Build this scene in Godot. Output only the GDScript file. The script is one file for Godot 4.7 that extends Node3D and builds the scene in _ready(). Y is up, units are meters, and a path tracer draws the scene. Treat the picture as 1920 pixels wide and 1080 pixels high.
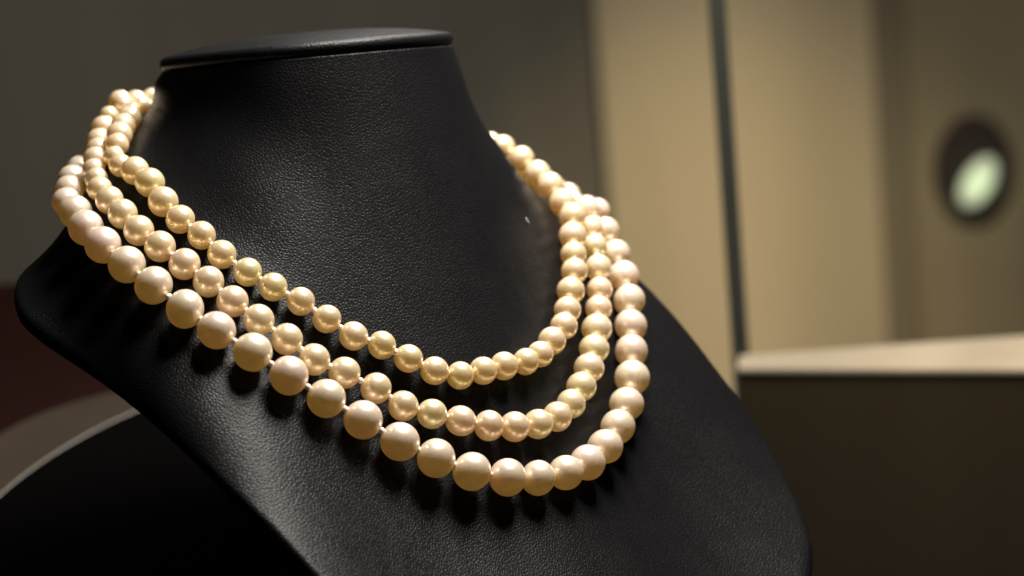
extends Node3D
# A black leather jewellery bust wearing three strands of pearls, in a show case.
# Lengths below are in units of U metres, the size of one pixel of the photograph at the pearls.

const U := 0.000155
const COEF := [269, 280.6, 294.6, 308.5, 329.7, 358.1, 389, 420.6, 453.6, 486.1, 518.2, 552, 588.4, 627.9, 670.4, -1.1, 4, 5.7, 14.8, 26.8, 38.2, 51.4, 70.2, 96.1, 127.6, 164.9, 207.6, 254.8, 305.7, 360, -3.5, -1, 1.6, 4.4, 5.6, 1.6, -8.3, -22.5, -39.4, -51.9, -57.2, -56.9, -52.6, -45.6, -35.6, -10.4, -5.3, 3.6, 2.5, -4.1, -5.4, 1, 7, 6.2, 1.5, -4, -7.9, -8.1, -3.3, 6.4, 14.2, -1.5, -11, -8.4, -6.1, -6.7, -5.5, -1.7, 2.8, 5.8, 7, 6.9, 6.2, 4.9, 3.3, 0.2, -2.4, 0.1, 2.5, 5.7, 6.6, 3, -0.7, -0.6, 0.5, 1.6, 0.5, -7.7, -27.2, -58.6, -3.5, 1.9, 3.6, 1.2, -2.1, -2.2, -1.8, -2.8, -2, -1.1, 0.7, 1.9, -1.6, -14.1, -36.6]
const RIM_DROP := [1230, 1229, 1229, 1228, 1226, 1225, 1224, 1223, 1221, 1219, 1216, 1212, 1208, 1203, 1198, 1193, 1188, 1183, 1176, 1168, 1160, 1151, 1142, 1132, 1122, 1111, 1098, 1085, 1072, 1057, 1040, 1022, 1002, 981, 958, 935, 913, 891, 871, 851, 832, 815, 798, 781, 766, 751, 736, 722, 709, 696, 684, 672, 661, 649, 639, 628, 618, 608, 599, 589, 580, 571, 562, 553, 545, 536, 527, 519, 510, 501, 491, 482, 472, 462, 452, 443, 434, 425, 415, 406, 396, 386, 377, 369, 362, 356, 350, 345, 340, 336, 332, 328, 325, 321, 318, 315, 313, 310, 308, 306, 303, 301, 299, 298, 296, 295, 293, 292, 291, 289, 288, 287, 286, 285, 284, 283, 282, 282, 281, 280, 280, 279, 279, 278, 278, 278, 278, 277, 277, 277, 277, 276, 276, 276, 276, 275, 275, 275, 275, 275, 275, 275, 274, 274, 274]
const RIM_REACH := [854, 854, 854, 855, 855, 856, 858, 860, 862, 864, 866, 868, 870, 873, 875, 879, 882, 885, 889, 892, 894, 897, 900, 903, 906, 908, 910, 911, 911, 911, 910, 906, 901, 894, 885, 875, 866, 857, 849, 841, 833, 826, 818, 811, 804, 797, 790, 783, 777, 770, 764, 758, 752, 746, 740, 735, 729, 724, 719, 714, 710, 706, 702, 698, 695, 693, 691, 689, 689, 690, 691, 694, 697, 699, 701, 701, 700, 696, 691, 685, 678, 669, 659, 646, 632, 617, 603, 588, 574, 559, 546, 533, 520, 509, 497, 487, 476, 467, 457, 449, 440, 432, 425, 417, 410, 403, 397, 390, 384, 378, 373, 368, 363, 359, 354, 350, 346, 342, 339, 335, 332, 329, 326, 323, 320, 317, 315, 312, 310, 308, 307, 305, 303, 302, 301, 300, 299, 298, 298, 297, 297, 296, 296, 296, 296]
const STRANDS := [
	[-196.7, -69.9, -296.3, 16.8,
	-229, -79.8, -289.2, 17.7,
	-287, -94.3, -220.6, 24.4,
	-326.5, -108.9, -191.7, 25.3,
	-367.7, -124.7, -151.9, 26.2,
	-399.6, -143.8, -119.5, 23.1,
	-429.2, -165.5, -94.1, 20.7,
	-444.6, -183.6, -56.1, 23.2,
	-450.4, -195.8, -4.7, 27.9,
	-457, -220, 46.9, 29.3,
	-466.5, -257.8, 94.7, 29.3,
	-468.8, -292.9, 144.7, 28.1,
	-461.6, -325.5, 195.5, 27.5,
	-454.5, -363.7, 241.6, 27.9,
	-433.5, -400.1, 286.3, 27.3,
	-405.7, -431.8, 323.1, 27.3,
	-369.8, -463.3, 356.2, 27.3,
	-334.3, -500.7, 384.3, 27.3,
	-296.7, -537.4, 411.8, 27.9,
	-252.5, -559.9, 438.5, 27.4,
	-212, -590, 463.9, 27.5,
	-169.7, -618.3, 486.3, 27.4,
	-119.8, -633.5, 501, 26.8,
	-65.5, -631, 506.5, 27.2,
	-11, -628.4, 506.2, 27.4,
	46.1, -627, 506.6, 26.4,
	96.3, -618.4, 495.1, 25.8,
	143.6, -597.9, 481, 27.6,
	197.4, -574.6, 461.7, 27,
	235.8, -547, 435.4, 27.1,
	275.3, -512.7, 407.9, 27.8,
	314.8, -477, 382.4, 26.6,
	345.5, -446.2, 352.4, 26.2,
	377.8, -410.9, 321.3, 28.4,
	419.1, -373.6, 283.5, 28.5,
	438.6, -345.4, 237.3, 28.2,
	451, -309.7, 192.8, 26.9,
	462, -284.5, 146.4, 27.1,
	462.7, -251.7, 101.9, 26.4,
	454.9, -224.6, 57.2, 25.2,
	465, -216.6, 8.7, 25,
	458.7, -197.9, -38.1, 24.7,
	441.2, -176, -78.5, 24.5,
	421.5, -157.5, -120.6, 24.7,
	388.8, -138.7, -153.8, 24.6,
	354.1, -121.9, -183.6, 22.5,
	318.8, -107.6, -207.5, 22.4,
	278.8, -100.1, -247.7, 24.1,
	239.7, -94.2, -279.9, 23.7,
	198, -77.9, -295.4, 23.6,
	152.9, -71.7, -311.9, 23.7,
	105.4, -68.3, -320.5, 23.5,
	55.9, -66.8, -323.4, 23.4,
	5.5, -66.2, -323.6, 23.2,
	-44.5, -66.2, -323, 23,
	-93.5, -66.6, -320.2, 22.9,
	-141.5, -67.8, -311.5, 22.7],
	[-262, -66.8, -268.3, 18.3,
	-293.3, -85.4, -277.6, 19.2,
	-327.5, -108.6, -255.2, 24.2,
	-363.4, -132.8, -225.2, 24.3,
	-393.6, -151.1, -191.2, 24.6,
	-431.7, -167.7, -151.5, 25,
	-461.2, -187.5, -120.4, 22.3,
	-483.7, -205.9, -84.5, 23.3,
	-507.1, -224, -46, 25.1,
	-521.2, -246.1, -0.1, 27.4,
	-529.7, -273.6, 48.7, 29,
	-534.7, -306.3, 99.8, 29.6,
	-530.5, -338.6, 154.9, 29.9,
	-520.7, -374.3, 211.2, 30.3,
	-506.9, -409.8, 260.4, 29.7,
	-491.5, -449.2, 306.5, 30.1,
	-467.9, -487.3, 348.4, 30,
	-435.1, -527.2, 384.9, 30,
	-399.1, -569.4, 414.1, 30.1,
	-348.2, -600.5, 436.7, 30.1,
	-300.7, -635.3, 466.3, 30.2,
	-261.4, -673.2, 493, 28.9,
	-213.1, -694.3, 516.6, 28.9,
	-160.9, -714, 536.7, 30,
	-105.6, -730.2, 552.7, 29.5,
	-48.2, -739.7, 560.7, 29.2,
	10.7, -742.3, 562.8, 29.2,
	68.3, -735.5, 556.3, 29.1,
	121.8, -717.7, 541.5, 29.3,
	172.3, -690.9, 521.1, 29.9,
	220.2, -660.2, 497.4, 30.1,
	264.3, -627.4, 470.7, 30.3,
	304.6, -591.6, 441.7, 30.5,
	343.2, -555.1, 412.3, 26.9,
	374.9, -520.7, 387.5, 26.1,
	407.6, -479.3, 355.6, 27.8,
	444.7, -437.6, 313.9, 25.3,
	466.3, -403, 285.4, 24.4,
	527, -408, 228, 15.4,
	544.4, -395.8, 205.8, 15.3,
	542.2, -353.6, 161.2, 23.8,
	533, -323.6, 125.6, 23.6,
	526.7, -296.3, 83, 24.9,
	516.8, -269.5, 40.4, 24.8,
	507.2, -244.5, -3.4, 24.6,
	499.3, -223.8, -49.2, 24.5,
	485.3, -202.7, -94.5, 24.4,
	463.1, -183.5, -136.1, 24.3,
	429.2, -164.4, -169.6, 24.2,
	392.6, -147.6, -201.5, 24.1,
	355.1, -131.1, -230.8, 22.9,
	324.8, -107.6, -255.7, 22.8,
	271.7, -58.2, -269.1, 23.2,
	235.7, -49.6, -296.7, 23,
	189.9, -54.8, -335.7, 23.5,
	136.7, -55.9, -353.2, 23.4,
	83.6, -57.1, -360.3, 23.2,
	32.1, -57.9, -362.3, 23.1,
	-19, -58.6, -362, 23,
	-71, -59.2, -359.8, 22.9,
	-123.9, -60, -353.7, 22.8,
	-175.5, -61, -340.8, 22.7,
	-225.6, -58.7, -327.1, 22.5],
	[-394.7, -187.1, -251.9, 29.5,
	-442.9, -205.7, -216.1, 31.3,
	-496.2, -222.3, -158.5, 29.4,
	-534.1, -244.3, -119.2, 29.4,
	-558.6, -262.8, -61.4, 33.2,
	-582.1, -293.3, -0.6, 35.3,
	-594.8, -326.6, 64.7, 35.5,
	-595.3, -365.6, 133.6, 35.8,
	-590.8, -406.7, 202.7, 36.5,
	-577.5, -453.2, 273, 36.8,
	-553.8, -496.2, 329.8, 36.2,
	-516.8, -541.4, 383.1, 36.6,
	-472.5, -590.3, 426.7, 36.7,
	-416, -639.8, 458.9, 36.2,
	-358.8, -686.5, 489.7, 36.3,
	-304.8, -734.1, 524.6, 36.9,
	-249.3, -772.1, 558, 37,
	-189.6, -804.8, 586.7, 36.6,
	-121.6, -825, 608.6, 36.3,
	-52.6, -835.6, 617.1, 34,
	19.1, -835.5, 617.9, 34,
	86.6, -825.6, 609.2, 34.8,
	156.8, -804.6, 588.4, 34.8,
	222.7, -775.2, 560, 34.6,
	281, -737.9, 530.4, 34.3,
	332.6, -692.7, 499.9, 35.1,
	372.5, -644.2, 463.9, 33.9,
	408, -596.7, 432.9, 33,
	441.8, -549.5, 400.4, 33.2,
	475.1, -502.5, 357.7, 31.2,
	507.4, -458.8, 307.7, 29.8,
	517.6, -411.8, 273.9, 28.3,
	511.3, -364.8, 231.7, 27.3,
	584.7, -373.6, 186.6, 25.5,
	600.5, -366.8, 138.5, 25.6,
	600.4, -340.3, 83.8, 27.6,
	588.6, -310.1, 31.9, 27.7,
	577.4, -282.9, -22.1, 27.8,
	561.8, -258.9, -76.1, 27.9,
	545.5, -242.2, -132.7, 27.9,
	509.5, -222.7, -178.4, 28,
	466.9, -207.6, -219.9, 28.1,
	418.4, -190.8, -253.7, 28.2,
	368.5, -186.2, -288.6, 28.3,
	313.9, -185, -316.7, 28.4,
	256, -183.9, -337.1, 28.5,
	196, -182.9, -350.5, 28.6,
	135, -182, -358.2, 28.7,
	73.6, -181.4, -361.2, 28.8,
	12.2, -181.1, -361.1, 28.8,
	-49.3, -181.2, -359.3, 28.9,
	-110.6, -181.7, -355.4, 29,
	-171.6, -182.6, -347.5, 29.1,
	-231.6, -183.6, -334.5, 29.2,
	-289.8, -184.7, -314.9, 29.3,
	-344.9, -185.9, -287.8, 29.4],
]
const BUST_X := Vector3(0.73376, -0.19477, -0.65089)
const BUST_Y := Vector3(-0.00312, 0.95705, -0.28989)
const BUST_Z := Vector3(0.6794, 0.21474, 0.70164)
const BUST_AT := Vector3(-366.1, 320.4, -584.9)

var rng := RandomNumberGenerator.new()
var leather: StandardMaterial3D
var leather_flat: StandardMaterial3D
var lustre: NoiseTexture2D
var used := {}


func _ready() -> void:
	rng.seed = 7
	camera_and_light()
	materials()
	setting()
	bust()
	necklaces()
	lint()


# ---------------------------------------------------------------- camera, light

func camera_and_light() -> void:
	var pitch := deg_to_rad(20.0)
	var cam := Camera3D.new()
	cam.name = "camera"
	var turn := Basis(Vector3.RIGHT, -pitch) * Basis(Vector3.BACK, deg_to_rad(-5.1))
	cam.transform = Transform3D(turn, turn.z * 7000.0 * U)
	cam.fov = rad_to_deg(2.0 * atan(540.0 / 7000.0))
	var lens := CameraAttributesPhysical.new()
	lens.frustum_focal_length = 35.0 / (2.0 * 540.0 / 7000.0)
	lens.frustum_focus_distance = 7000.0 * U
	lens.frustum_near = 0.05
	lens.frustum_far = 20.0
	lens.exposure_aperture = 15.0
	cam.attributes = lens
	cam.fov = rad_to_deg(2.0 * atan(540.0 / 7000.0))
	cam.near = 0.05
	cam.far = 20.0
	cam.current = true
	add_child(cam)

	var env := Environment.new()
	env.background_mode = Environment.BG_COLOR
	env.background_color = Color(0.065, 0.061, 0.055)
	env.tonemap_mode = Environment.TONE_MAPPER_LINEAR
	env.tonemap_exposure = 1.0
	env.sdfgi_enabled = true
	env.ssao_enabled = true
	env.ssil_enabled = true
	var we := WorldEnvironment.new()
	we.name = "environment"
	we.environment = env
	add_child(we)

	# the panel lamp above the bust and the spot that washes the back of the case: both hang above the picture
	lamp_panel(Vector3(650, 2300, -950), 1200.0, 1300.0, 0.88, Color(1.0, 0.975, 0.94))
	spot_lamp(Vector3(1000, 1600, -2400), Vector3(760, -2720, -6500), 14.0, 0.61, Color(1.0, 0.91, 0.77))
	strip_lamp(Vector3(600, 1500, -2700), Vector3(100, -100, 0), 1500.0, 160.0, 0.10, Color(1.0, 0.975, 0.94))


func lamp_panel(at: Vector3, wide: float, deep: float, energy: float, tint: Color) -> void:
	var t := thing("ceiling_panel_lamp", "square white light panel hanging above the bust", "lamp", at)
	box("housing", t, Vector3(0, 130, 0), Vector3(wide + 120, 200, deep + 120), plain(Color(0.5, 0.5, 0.5), 0.5))
	var glow := plain(Color(0.9, 0.9, 0.9), 0.6)
	glow.emission_enabled = true
	glow.emission = tint
	glow.emission_energy_multiplier = 1.0
	box("diffuser", t, Vector3(0, 18, 0), Vector3(wide, 16, deep), glow)
	var l := AreaLight3D.new()
	l.name = "panel_light"
	l.area_size = Vector2(wide, deep) * U
	l.light_energy = energy
	l.light_color = tint
	l.area_range = 6.0
	l.shadow_enabled = true
	l.rotation.x = -PI / 2
	t.add_child(l)


func strip_lamp(at: Vector3, aim: Vector3, wide: float, high: float, energy: float, tint: Color) -> void:
	var t := thing("strip_lamp", "long narrow light strip behind and above the bust", "lamp", at)
	t.basis = Basis.looking_at((aim - at).normalized(), Vector3.UP)
	box("housing", t, Vector3(0, 0, 75), Vector3(wide + 60, high + 60, 100), plain(Color(0.3, 0.3, 0.3), 0.5))
	var glow := plain(Color(0.9, 0.9, 0.9), 0.6)
	glow.emission_enabled = true
	glow.emission = tint
	glow.emission_energy_multiplier = 1.0
	box("diffuser", t, Vector3(0, 0, 14), Vector3(wide, high, 14), glow)
	var l := AreaLight3D.new()
	l.name = "strip_light"
	l.area_size = Vector2(wide, high) * U
	l.light_energy = energy
	l.light_color = tint
	l.area_range = 6.0
	l.shadow_enabled = true
	t.add_child(l)


func spot_lamp(at: Vector3, aim: Vector3, angle: float, energy: float, tint: Color) -> void:
	var t := thing("spot_lamp", "small cylindrical spotlight aimed at the beige panel behind", "lamp", at)
	var dir := (aim - at).normalized()
	t.basis = Basis.looking_at(dir, Vector3.UP)
	var can := CylinderMesh.new()
	can.top_radius = 150 * U
	can.bottom_radius = 150 * U
	can.height = 400 * U
	var c := put(t, "can", can, plain(Color(0.05, 0.05, 0.05), 0.4), Vector3(0, 0, 260))
	c.rotation.x = PI / 2
	var glow := plain(Color(0.9, 0.9, 0.9), 0.5)
	glow.emission_enabled = true
	glow.emission = tint
	glow.emission_energy_multiplier = 1.5
	var disc := CylinderMesh.new()
	disc.top_radius = 120 * U
	disc.bottom_radius = 120 * U
	disc.height = 8 * U
	var e := put(t, "bulb_face", disc, glow, Vector3(0, 0, 50))
	e.rotation.x = PI / 2
	var l := SpotLight3D.new()
	l.name = "spot_light"
	l.spot_angle = angle
	l.spot_angle_attenuation = 1.0
	l.light_energy = energy
	l.light_color = tint
	l.light_size = 0.02
	l.spot_range = 8.0
	l.spot_attenuation = 2.0
	l.shadow_enabled = true
	t.add_child(l)


# ---------------------------------------------------------------- helpers

func numbered(called: String) -> String:
	var n: int = used.get(called, 0)
	used[called] = n + 1
	return called if n == 0 else "%s_%03d" % [called, n]


func thing(called: String, label: String, category: String, at := Vector3.ZERO, group := "") -> Node3D:
	var o := Node3D.new()
	o.name = numbered(called)
	o.position = at * U
	tag(o, label, category, group)
	add_child(o, true)
	return o


func tag(o: Node3D, label: String, category: String, group := "") -> void:
	o.set_meta("label", label)
	o.set_meta("category", category)
	if group:
		o.set_meta("group", group)


func put(parent: Node3D, called: String, mesh: Mesh, m: Material, at := Vector3.ZERO) -> MeshInstance3D:
	var o := MeshInstance3D.new()
	o.name = called
	o.mesh = mesh
	o.material_override = m
	o.position = at * U
	parent.add_child(o, true)
	return o


func structure(called: String, mesh: Mesh, m: Material, at: Vector3, label: String) -> MeshInstance3D:
	var o := put(self, called, mesh, m, at)
	o.set_meta("kind", "structure")
	o.set_meta("label", label)
	return o


func plain(c: Color, rough: float) -> StandardMaterial3D:   # c is a linear base colour
	var m := StandardMaterial3D.new()
	m.albedo_color = c.linear_to_srgb()
	m.roughness = rough
	return m


# a box with small chamfers, size in units
func box_mesh(size: Vector3, chamfer := 4.0) -> ArrayMesh:
	var h := size * 0.5
	var ch: float = minf(chamfer, minf(h.x, minf(h.y, h.z)) * 0.6)
	return prism_mesh(PackedVector2Array([Vector2(-h.x, -h.z), Vector2(h.x, -h.z), Vector2(h.x, h.z), Vector2(-h.x, h.z)]), -h.y, h.y, ch)


func box(called: String, parent: Node3D, at: Vector3, size: Vector3, m: Material) -> MeshInstance3D:
	return put(parent, called, box_mesh(size), m, at)


# an upright prism over a convex outline (x, z), with rounded top and bottom edges
func prism_mesh(outline: PackedVector2Array, y0: float, y1: float, bevel: float) -> ArrayMesh:
	var st := SurfaceTool.new()
	st.begin(Mesh.PRIMITIVE_TRIANGLES)
	var n := outline.size()
	var mid := Vector2.ZERO
	for p in outline:
		mid += p / n
	var area := 0.0
	for i in n:
		area += outline[i].cross(outline[(i + 1) % n])
	var turn := signf(area)
	var ins: Array[Vector2] = []
	for i in n:
		var e0 := (outline[i] - outline[(i + n - 1) % n]).normalized()
		var e1 := (outline[(i + 1) % n] - outline[i]).normalized()
		var inward := (Vector2(-e0.y, e0.x) + Vector2(-e1.y, e1.x)) * turn
		ins.append(inward / maxf(0.2, inward.length_squared() * 0.5))
	var rows := []
	for k in 4:
		var a := PI / 2 * k / 3.0
		rows.append([bevel * (1.0 - sin(a)), y0 + bevel * (1.0 - cos(a))])
	for k in 4:
		var a := PI / 2 * k / 3.0
		rows.append([bevel * (1.0 - cos(a)), y1 - bevel * (1.0 - sin(a))])
	for r in rows:
		for i in n:
			var q: Vector2 = outline[i] + ins[i] * float(r[0])
			st.set_smooth_group(-1 if n < 9 else 0)
			st.add_vertex(Vector3(q.x, r[1], q.y) * U)
	for r in 7:
		for i in n:
			var a := r * n + i
			var b := r * n + (i + 1) % n
			var quad := [a, b, b + n, a, b + n, a + n] if turn < 0 else [a, b + n, b, a, a + n, b + n]
			for q in quad:
				st.add_index(q)
	var low := 8 * n
	st.set_smooth_group(-1)
	for i in n:
		var q: Vector2 = outline[i] + ins[i] * bevel
		st.add_vertex(Vector3(q.x, y0, q.y) * U)
	for i in n:
		var q: Vector2 = outline[i] + ins[i] * bevel
		st.add_vertex(Vector3(q.x, y1, q.y) * U)
	for i in range(1, n - 1):
		var lo := [low, low + i + 1, low + i] if turn < 0 else [low, low + i, low + i + 1]
		var hi := [low + n, low + n + i, low + n + i + 1] if turn < 0 else [low + n, low + n + i + 1, low + n + i]
		for q in lo + hi:
			st.add_index(q)
	st.deindex()
	st.generate_normals()
	return st.commit()


func noise_texture(kind: int, freq: float, size: int, seed_: int, ramp: Gradient = null, octaves := 3) -> NoiseTexture2D:
	var f := FastNoiseLite.new()
	f.noise_type = kind
	f.seed = seed_
	f.frequency = freq
	f.fractal_octaves = octaves
	var t := NoiseTexture2D.new()
	t.width = size
	t.height = size
	t.seamless = true
	t.noise = f
	t.color_ramp = ramp
	return t


func ramp(stops: Array) -> Gradient:   # [offset, linear colour] pairs
	var g := Gradient.new()
	var o := PackedFloat32Array()
	var c := PackedColorArray()
	for s in stops:
		o.append(s[0])
		c.append((s[1] as Color).linear_to_srgb())
	g.offsets = o
	g.colors = c
	return g


# ---------------------------------------------------------------- materials

func materials() -> void:
	# grained black leather: pebbles parted by creases
	var size := 1024
	var cells := FastNoiseLite.new()
	cells.noise_type = FastNoiseLite.TYPE_CELLULAR
	cells.cellular_return_type = FastNoiseLite.RETURN_DISTANCE2_SUB
	cells.cellular_distance_function = FastNoiseLite.DISTANCE_EUCLIDEAN
	cells.cellular_jitter = 1.0
	cells.frequency = 0.062
	cells.seed = 3
	cells.fractal_type = FastNoiseLite.FRACTAL_NONE
	cells.domain_warp_enabled = true
	cells.domain_warp_amplitude = 9.0
	cells.domain_warp_frequency = 0.03
	var a := cells.get_seamless_image(size, size)
	var lumps := FastNoiseLite.new()
	lumps.noise_type = FastNoiseLite.TYPE_SIMPLEX
	lumps.frequency = 0.02
	lumps.seed = 9
	var b := lumps.get_seamless_image(size, size)
	a.convert(Image.FORMAT_L8)
	b.convert(Image.FORMAT_L8)
	var da := a.get_data()
	var db := b.get_data()
	var dh := PackedByteArray()
	dh.resize(size * size)
	for i in size * size:
		var v := da[i] / 255.0
		v = smoothstep(0.0, 0.55, v)
		dh[i] = int(clampf(0.78 * v + 0.22 * db[i] / 255.0, 0, 1) * 255)
	var grain := ImageTexture.create_from_image(Image.create_from_data(size, size, false, Image.FORMAT_L8, dh))
	leather = plain(Color(0.0035, 0.0034, 0.0038), 0.46)
	leather.resource_name = "black_leather"
	leather.metallic_specular = 0.225
	leather.heightmap_enabled = true
	leather.heightmap_texture = grain
	leather.heightmap_scale = 0.0075
	leather.roughness_texture = noise_texture(FastNoiseLite.TYPE_SIMPLEX, 0.01, 256, 21, ramp([[0.0, Color(0.72, 0.72, 0.72)], [1.0, Color(1, 1, 1)]]))
	leather.roughness = 0.44
	leather.uv1_scale = Vector3.ONE / 0.066
	leather_flat = leather.duplicate()
	leather_flat.heightmap_enabled = true
	leather_flat.uv1_triplanar = true
	leather_flat.uv1_triplanar_sharpness = 8.0


func wood(base: Color, rough: float, seed_: int, scale: float) -> StandardMaterial3D:
	var m := plain(Color.WHITE, rough)
	m.albedo_texture = noise_texture(FastNoiseLite.TYPE_SIMPLEX, 0.008, 256, seed_, ramp([[0.2, base * 0.86], [0.8, base * 1.12]]), 5)
	m.uv1_triplanar = true
	m.uv1_scale = Vector3(1.0, 0.12, 1.0) / scale
	return m


# ---------------------------------------------------------------- setting

func setting() -> void:
	var floor_y := -715.2
	# counter on which everything stands: dark red-brown lacquer
	var counter_m := wood(Color(0.007, 0.0014, 0.0006), 0.7, 31, 0.4)
	counter_m.metallic_specular = 0.2
	structure("counter", prism_mesh(PackedVector2Array([Vector2(-4600, 2600), Vector2(430, 2600), Vector2(430, -1500), Vector2(40, -2850), Vector2(-4600, -2850)]), -120, 0, 6), counter_m, Vector3(0, floor_y - 180, 0), "dark red-brown lacquered counter top")
	# walls far behind
	structure("back_wall", box_mesh(Vector3(16000, 9000, 200)), wood(Color(0.15, 0.138, 0.103), 0.8, 41, 0.5), Vector3(0, -2000, -6740), "dull grey-green back wall")

	var beige := thing("wall_panel", "wide beige upright panel behind the glass edge", "panel", Vector3(890, -2000, -6560))
	box("board", beige, Vector3.ZERO, Vector3(1000, 8000, 120), wood(Color(0.45, 0.375, 0.235), 0.7, 42, 0.4))
	var post := thing("upright_post", "narrow dark upright strip right of the beige panel", "post", Vector3(1455, -2000, -6590))
	box("board", post, Vector3.ZERO, Vector3(120, 8000, 120), wood(Color(0.17, 0.14, 0.085), 0.7, 43, 0.4))
	var brown := thing("wall_panel", "brown upright panel that carries the oval lamp", "panel", Vector3(2420, -2000, -6590))
	box("board", brown, Vector3.ZERO, Vector3(1800, 8000, 120), wood(Color(0.21, 0.17, 0.10), 0.7, 44, 0.4))

	# low cabinet at the right with a cream ledge
	var cab := thing("low_cabinet", "dark brown cabinet with a cream ledge along its top", "cabinet", Vector3(0, -1000, 0))
	var dark := wood(Color(0.030, 0.022, 0.012), 0.8, 51, 0.3)
	dark.metallic_specular = 0.2
	put(cab, "front_panel", prism_mesh(PackedVector2Array([Vector2(545, -2030), Vector2(2200, -1607), Vector2(2225, -1667), Vector2(545, -2096)]), -3000, -16, 4), dark)
	put(cab, "ledge", prism_mesh(PackedVector2Array([Vector2(538, -2025), Vector2(2200, -1600), Vector2(2260, -2020), Vector2(550, -2112)]), -14, 0, 3), wood(Color(0.215, 0.175, 0.118), 0.7, 52, 0.3))

	# glass partition seen edge on
	var pane := thing("glass_partition", "upright glass pane seen edge-on with a dark green edge", "glass", Vector3(566, -1400, -2300))
	pane.rotation.y = -atan2(566.0, 8878.0)
	var clear := StandardMaterial3D.new()
	clear.albedo_color = Color(0.80, 0.92, 0.86, 0.06)
	clear.transparency = BaseMaterial3D.TRANSPARENCY_ALPHA
	clear.roughness = 0.02
	box("pane", pane, Vector3(0, 1700, -660), Vector3(34, 3390, 1240), clear)
	var green := plain(Color(0.027, 0.029, 0.023), 0.4)
	box("edge", pane, Vector3(0, 1700, -20), Vector3(44, 3396, 30), green)

	# small lit lamp in a dark oval fitting on the brown panel
	var wl := thing("wall_lamp", "small pale green lit lamp in a dark oval fitting at the far right", "lamp", Vector3(1745, -2080, -6528))
	var ball := SphereMesh.new()
	ball.radius = U
	ball.height = 2 * U
	ball.radial_segments = 48
	ball.rings = 24
	var fitting := put(wl, "fitting", ball, plain(Color(0.022, 0.014, 0.009), 0.9))
	fitting.scale = Vector3(150, 222, 44)
	var glow := plain(Color(0.6, 0.65, 0.5), 0.4)
	glow.emission_enabled = true
	glow.emission = Color(0.22, 0.25, 0.175).linear_to_srgb()
	glow.emission_energy_multiplier = 1.0
	var bulb := put(wl, "bulb", ball, glow, Vector3(8, -30, 34))
	bulb.basis = Basis(Vector3.BACK, deg_to_rad(-30)).scaled_local(Vector3(58, 104, 36))
	var shine := OmniLight3D.new()
	shine.name = "bulb_light"
	shine.position = Vector3(8, -30, 120) * U
	shine.light_energy = 0.0003
	shine.light_color = Color(0.9, 1.0, 0.8)
	shine.light_size = 0.015
	shine.omni_range = 4.0
	shine.omni_attenuation = 2.0
	shine.shadow_enabled = true
	wl.add_child(shine)

	# plinth under the bust: black oval on a taupe tray
	var tray := thing("tray", "taupe rounded tray under the black oval plinth", "tray", Vector3(0, floor_y - 60, 0))
	var tray_m := wood(Color(0.026, 0.019, 0.0135), 0.7, 61, 0.2)
	tray_m.metallic_specular = 0.2
	put(tray, "slab", prism_mesh(rounded(-1275, 420, -1690, 1500, 470), -120, 0, 5), tray_m)
	var velvet := plain(Color(0.0015, 0.0013, 0.0013), 0.95)
	velvet.specular_mode = BaseMaterial3D.SPECULAR_DISABLED
	var plinth := thing("oval_plinth", "low black oval plinth with a thin bright rim under the bust", "plinth", Vector3(-380, floor_y, -400))
	put(plinth, "block", prism_mesh(circle(866, 1193, 128), -60, -1.5, 2), velvet)
	var rimm := plain(Color(0.34, 0.32, 0.28), 0.4)
	put(plinth, "rim", ring_mesh(866.6, 1193.6, 1.2, 240), rimm, Vector3(0, -1.5, 0))


func circle(a: float, b: float, n: int) -> PackedVector2Array:
	var o := PackedVector2Array()
	for i in n:
		o.append(Vector2(a * cos(TAU * i / n), b * sin(TAU * i / n)))
	return o


func rounded(x0: float, x1: float, z0: float, z1: float, r: float) -> PackedVector2Array:
	var o := PackedVector2Array()
	for c in [[x1 - r * 0.5, z1 - r * 0.5, 0.0, r * 0.5], [x0 + r, z1 - r, 0.25, r], [x0 + r, z0 + r, 0.5, r], [x1 - r * 0.5, z0 + r * 0.5, 0.75, r * 0.5]]:
		for k in 17:
			var a: float = TAU * (c[2] + 0.25 * k / 16.0)
			o.append(Vector2(c[0] + c[3] * cos(a), c[1] + c[3] * sin(a)))
	return o


func ring_mesh(a: float, b: float, r: float, n: int) -> ArrayMesh:
	var pts := PackedVector3Array()
	for i in n:
		pts.append(Vector3(a * cos(TAU * i / n), 0, b * sin(TAU * i / n)))
	return tube(pts, r, 8)


# a closed tube through points
func tube(pts: PackedVector3Array, r: float, sides: int) -> ArrayMesh:
	var st := SurfaceTool.new()
	st.begin(Mesh.PRIMITIVE_TRIANGLES)
	var n := pts.size()
	for i in n:
		var d := (pts[(i + 1) % n] - pts[(i + n - 1) % n]).normalized()
		var side := d.cross(Vector3.UP).normalized()
		var up := side.cross(d)
		for k in sides:
			var a := TAU * k / sides
			st.add_vertex((pts[i] + (side * cos(a) + up * sin(a)) * r) * U)
	for i in n:
		for k in sides:
			var a := i * sides + k
			var b := i * sides + (k + 1) % sides
			var c := ((i + 1) % n) * sides + k
			var d := ((i + 1) % n) * sides + (k + 1) % sides
			for q in [a, b, d, a, d, c]:
				st.add_index(q)
	st.generate_normals()
	return st.commit()


# ---------------------------------------------------------------- the bust

const NECK_TOP := 14.0


func rim_drop(phi: float) -> float:
	return along(RIM_DROP, phi)


func along(table: Array, phi: float) -> float:
	var x: float = absf(phi) / PI * (table.size() - 1)
	var i: int = clampi(int(x), 0, table.size() - 2)
	return lerpf(table[i], table[i + 1], x - i)


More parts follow.
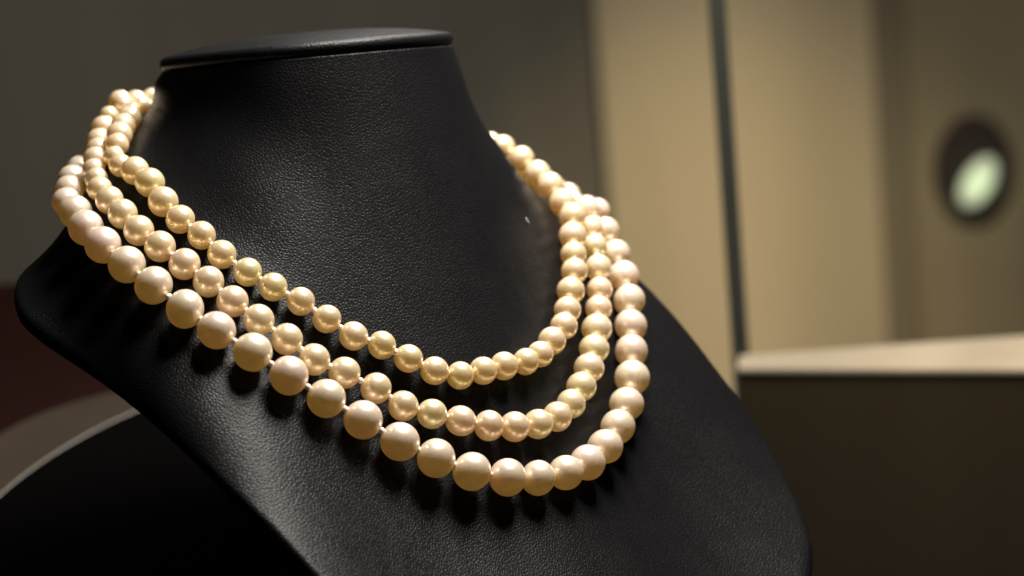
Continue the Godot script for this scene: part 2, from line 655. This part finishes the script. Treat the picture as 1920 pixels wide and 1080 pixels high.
func radius_at(phi: float, s: float) -> float:
	var x: float = clampf(s, 0.0, 1.15) * 12.0
	var i: int = clampi(int(floor(x)), 0, 11)
	var t := x - i
	var w := [pow(1 - t, 3) / 6, (3 * t * t * t - 6 * t * t + 4) / 6, (-3 * t * t * t + 3 * t * t + 3 * t + 1) / 6, t * t * t / 6]
	var r := 0.0
	for k in 7:
		var c := cos(k * phi)
		for j in 4:
			r += c * COEF[k * 15 + i + j] * w[j]
	return r


func bust_point(phi: float, t: float) -> Vector3:   # t runs from the neck's top to the rim
	var drop := rim_drop(phi)
	var h := lerpf(NECK_TOP, drop, t)
	var r := radius_at(phi, h / drop) + (along(RIM_REACH, phi) - radius_at(phi, 1.0)) * smoothstep(0.55, 1.0, t)
	return Vector3(r * sin(phi), -h, r * cos(phi))


func bust() -> void:
	var b := thing("jewellery_bust", "black leather jewellery display bust wearing three pearl strands", "display bust")
	b.transform = Transform3D(Basis(BUST_X, BUST_Y, BUST_Z), BUST_AT * U)
	var cols := 288
	var rows := 110
	var thick := 40.0
	var grid := []
	# rounded lip at the neck's top
	for k in 6:
		var a := PI / 2 * k / 5.0
		var row := PackedVector3Array()
		for i in cols:
			var phi := -PI + TAU * i / cols
			var p := bust_point(phi, 0.0)
			var flatp := Vector3(p.x, 0, p.z).normalized()
			row.append(p - flatp * 4.0 * (1.0 - sin(a)) + Vector3.UP * 4.0 * cos(a))
		grid.append(row)
	var normals := []
	var outs := []
	for j in range(1, rows + 1):
		var row := PackedVector3Array()
		for i in cols:
			row.append(bust_point(-PI + TAU * i / cols, float(j) / rows))
		grid.append(row)
	# normals of the last rows for the wrapped edge and the inner side
	var face := func(j: int, i: int) -> Vector3:
		var row: PackedVector3Array = grid[j]
		var before: PackedVector3Array = grid[j - 1]
		return (row[(i + 1) % cols] - row[(i + cols - 1) % cols]).cross(row[i] - before[i]).normalized()
	var last: int = grid.size() - 1
	var edge_n := PackedVector3Array()
	for i in cols:
		var nrm: Vector3 = face.call(last, i)
		if nrm.dot(Vector3(grid[last][i].x, 200, grid[last][i].z)) < 0:
			nrm = -nrm
		edge_n.append(nrm)
	var smooth_n := PackedVector3Array()
	for i in cols:
		var s := Vector3.ZERO
		for k in range(-3, 4):
			s += edge_n[(i + k + cols) % cols]
		smooth_n.append(s.normalized())
	for k in range(1, 9):
		var a := PI * k / 8.0
		var row := PackedVector3Array()
		for i in cols:
			var p: Vector3 = grid[last][i]
			var e: Vector3 = (p - grid[last - 2][i])
			e = (e - smooth_n[i] * e.dot(smooth_n[i])).normalized()
			row.append(p - smooth_n[i] * thick * 0.5 + (smooth_n[i] * cos(a) + e * sin(a)) * thick * 0.5)
		grid.append(row)
	for j in range(last - 4, last - 70, -4):
		var row := PackedVector3Array()
		for i in cols:
			var nrm: Vector3 = face.call(j, i)
			if nrm.dot(Vector3(grid[j][i].x, 200, grid[j][i].z)) < 0:
				nrm = -nrm
			row.append(grid[j][i] - nrm * thick)
		grid.append(row)
	# the leather is cut like an unrolled cone: run along the profile, and angle
	var st := SurfaceTool.new()
	st.begin(Mesh.PRIMITIVE_TRIANGLES)
	var run := PackedFloat32Array()
	run.resize(cols + 1)
	run.fill(467.0)
	for j in grid.size():
		for i in cols + 1:
			var p: Vector3 = grid[j][i % cols]
			if j > 0:
				run[i] += p.distance_to(grid[j - 1][i % cols])
			var angle := (-PI + TAU * i / cols) * 0.6
			st.set_uv(Vector2(sin(angle), cos(angle)) * run[i] * U)
			st.add_vertex(p * U)
	for j in grid.size() - 1:
		for i in cols:
			var a := j * (cols + 1) + i
			var c := a + 1
			for q in [a, a + cols + 1, c + cols + 1, a, c + cols + 1, c]:
				st.add_index(q)
	var hub := grid.size() * (cols + 1)
	st.set_uv(Vector2.ZERO)
	st.add_vertex(Vector3(0, grid[0][0].y, 0) * U)
	for i in cols:
		for q in [hub, i, i + 1]:
			st.add_index(q)
	st.generate_normals()
	put(b, "body", st.commit(), leather)

	# padded cap on the neck
	var cap := SurfaceTool.new()
	cap.begin(Mesh.PRIMITIVE_TRIANGLES)
	var pr := []
	pr.append([0.93, -10.0])
	for k in 11:
		var a := -PI / 2 + PI * k / 10.0
		pr.append([0.947 + 0.053 * cos(a), 4.0 + 15.0 * sin(a)])
	for k in range(1, 14):
		var q := k / 13.0
		pr.append([0.947 * (1.0 - q), 19.0 + 24.0 * (1.0 - pow(1.0 - q, 2.6))])
	for row in pr:
		for i in cols:
			var phi := -PI + TAU * i / cols
			var r: float = (radius_at(phi, NECK_TOP / rim_drop(phi)) + 1.0) * row[0]
			cap.add_vertex(Vector3(r * sin(phi), row[1], r * cos(phi)) * U)
	for j in pr.size() - 1:
		for i in cols:
			var a := j * cols + i
			var c := j * cols + (i + 1) % cols
			for q in [a, c + cols, a + cols, a, c, c + cols]:
				cap.add_index(q)
	cap.generate_normals()
	put(b, "cap", cap.commit(), leather_flat)
	# joining disc between neck and cap
	put(b, "cap_core", prism_mesh(circle(235, 235, 64), -12, 2, 1), leather_flat)

	# strut behind the neck that carries the bust on the plinth
	var foot_at := b.transform.affine_inverse() * (Vector3(BUST_AT.x - 60, -715.2 + 1, BUST_AT.z - 330) * U) / U
	var head := Vector3(0, -230, -250)
	var sm := SurfaceTool.new()
	sm.begin(Mesh.PRIMITIVE_TRIANGLES)
	var ax := (foot_at - head).normalized()
	var sx := Vector3.RIGHT
	var sz := sx.cross(ax).normalized()
	sx = ax.cross(sz).normalized()
	for e in [head, foot_at]:
		for k in 24:
			var a := TAU * k / 24
			sm.add_vertex((e + sx * 90 * cos(a) + sz * 16 * sin(a)) * U)
	for k in 24:
		var a := k
		var c := (k + 1) % 24
		for q in [a, a + 24, c + 24, a, c + 24, c]:
			sm.add_index(q)
	sm.generate_normals()
	put(b, "back_strut", sm.commit(), leather_flat)


# ---------------------------------------------------------------- pearls

func pearl_material(base: Color, seed_: int) -> StandardMaterial3D:
	var m := plain(Color.WHITE, 0.40)
	m.resource_name = "pearl"
	m.albedo_texture = noise_texture(FastNoiseLite.TYPE_SIMPLEX, 0.006, 256, seed_, ramp([
		[0.15, Color(base.r * 0.96, base.g * 0.99, base.b * 0.93)],
		[0.5, base],
		[0.85, Color(base.r * 1.02, base.g * 0.965, base.b * 1.02)]]), 4)
	m.uv1_triplanar = true
	m.uv1_triplanar_sharpness = 2.0
	m.uv1_scale = Vector3.ONE * 0.22 / U   # the pearls are unit balls of radius U, then scaled
	m.uv1_offset = Vector3(seed_ % 7, seed_ % 5, seed_ % 3) * 0.17
	m.metallic = 0.45
	m.metallic_specular = 0.70
	m.roughness_texture = lustre
	m.backlight_enabled = true
	m.backlight = Color(0.80, 0.75, 0.58)
	m.clearcoat_enabled = true
	m.clearcoat = 0.9
	m.clearcoat_roughness = 0.09
	return m


func necklaces() -> void:
	lustre = noise_texture(FastNoiseLite.TYPE_SIMPLEX, 0.02, 256, 77, ramp([[0.0, Color(0.40, 0.40, 0.40)], [1.0, Color(1, 1, 1)]]), 4)
	var round_mesh := SphereMesh.new()
	round_mesh.radius = U
	round_mesh.height = 2 * U
	round_mesh.radial_segments = 56
	round_mesh.rings = 28
	var small := SphereMesh.new()
	small.radius = U
	small.height = 2 * U
	small.radial_segments = 14
	small.rings = 7
	var silk := plain(Color(0.82, 0.77, 0.68), 0.6)
	var tones := [
		[Color(0.85, 0.73, 0.48), Color(0.86, 0.73, 0.51), Color(0.84, 0.74, 0.48), Color(0.87, 0.74, 0.54)],
		[Color(0.86, 0.75, 0.53), Color(0.87, 0.75, 0.56), Color(0.85, 0.76, 0.53), Color(0.87, 0.76, 0.58)],
		[Color(0.89, 0.79, 0.67), Color(0.89, 0.78, 0.68), Color(0.88, 0.79, 0.66), Color(0.90, 0.79, 0.70)]]
	var labels := [
		"innermost strand of small cream pearls, closest to the neck",
		"middle strand of cream pearls between the other two strands",
		"outermost strand of large pinkish-white pearls, lowest on the chest"]
	for s in 3:
		var t := thing("pearl_necklace", labels[s], "necklace", Vector3.ZERO, "pearl strands on the bust")
		t.transform = Transform3D(Basis(BUST_X, BUST_Y, BUST_Z), BUST_AT * U)
		var mats := []
		for k in 4:
			mats.append(pearl_material(tones[s][k], 100 + s * 10 + k))
		var d: Array = STRANDS[s]
		var n := d.size() / 4
		var pts := PackedVector3Array()
		for i in n:
			pts.append(Vector3(d[i * 4], d[i * 4 + 1], d[i * 4 + 2]))
		for i in n:
			var r: float = d[i * 4 + 3]
			var turn := Basis(Vector3(rng.randf_range(-1, 1), rng.randf_range(-1, 1), rng.randf_range(-1, 1)).normalized(), rng.randf() * TAU)
			var p := put(t, "pearl", round_mesh, mats[rng.randi() % 4], pts[i])
			p.basis = turn.scaled_local(Vector3(r, r * rng.randf_range(0.95, 1.0), r * rng.randf_range(0.98, 1.0)))
			var j := (i + 1) % n
			var rj: float = d[j * 4 + 3]
			var dir := (pts[j] - pts[i])
			var at := pts[i] + dir * (r + (dir.length() - r - rj) * 0.5) / dir.length()
			var k := put(t, "knot", small, silk, at)
			k.scale = Vector3.ONE * rng.randf_range(5.4, 6.8)
		put(t, "thread", tube(pts, 1.8, 6), silk)


func lint() -> void:
	# two specks of lint that lie on the leather
	var m := plain(Color(0.5, 0.5, 0.48), 0.9)
	var fibre := thing("lint_fibre", "tiny pale lint fibre stuck on the right side of the neck", "lint")
	on_bust(fibre, 40.5, 0.365, m, [Vector3(-1, -7, 0), Vector3(0.5, -2, 0), Vector3(0, 3, 0), Vector3(1.5, 7, 0)], 0.7)
	var speck := thing("lint_speck", "tiny white lint speck between the middle and outer strands", "lint")
	on_bust(speck, 31.0, 0.66, m, [Vector3(-2, -1.5, 0), Vector3(0, 0, 0), Vector3(1.5, 2, 0)], 1.1)


func on_bust(t: Node3D, degrees: float, along_: float, m: Material, path: Array, r: float) -> void:
	var phi := deg_to_rad(degrees)
	var p := bust_point(phi, along_)
	var across := (bust_point(phi + 0.01, along_) - p).normalized()
	var down := (bust_point(phi, along_ + 0.01) - p).normalized()
	var out := down.cross(across).normalized()
	if out.y < 0:
		out = -out
	var frame := Transform3D(Basis(BUST_X, BUST_Y, BUST_Z), BUST_AT * U)
	t.transform = frame * Transform3D(Basis(across, across.cross(-down).normalized() * 0.0 - down, out), (p + out * (r + 0.3)) * U)
	var pts := PackedVector3Array()
	for q in path:
		pts.append(q)
	for k in range(path.size() - 1, -1, -1):
		pts.append(path[k] + Vector3(0.2, 0, 0.1))
	put(t, "strand", tube(pts, r, 5), m)
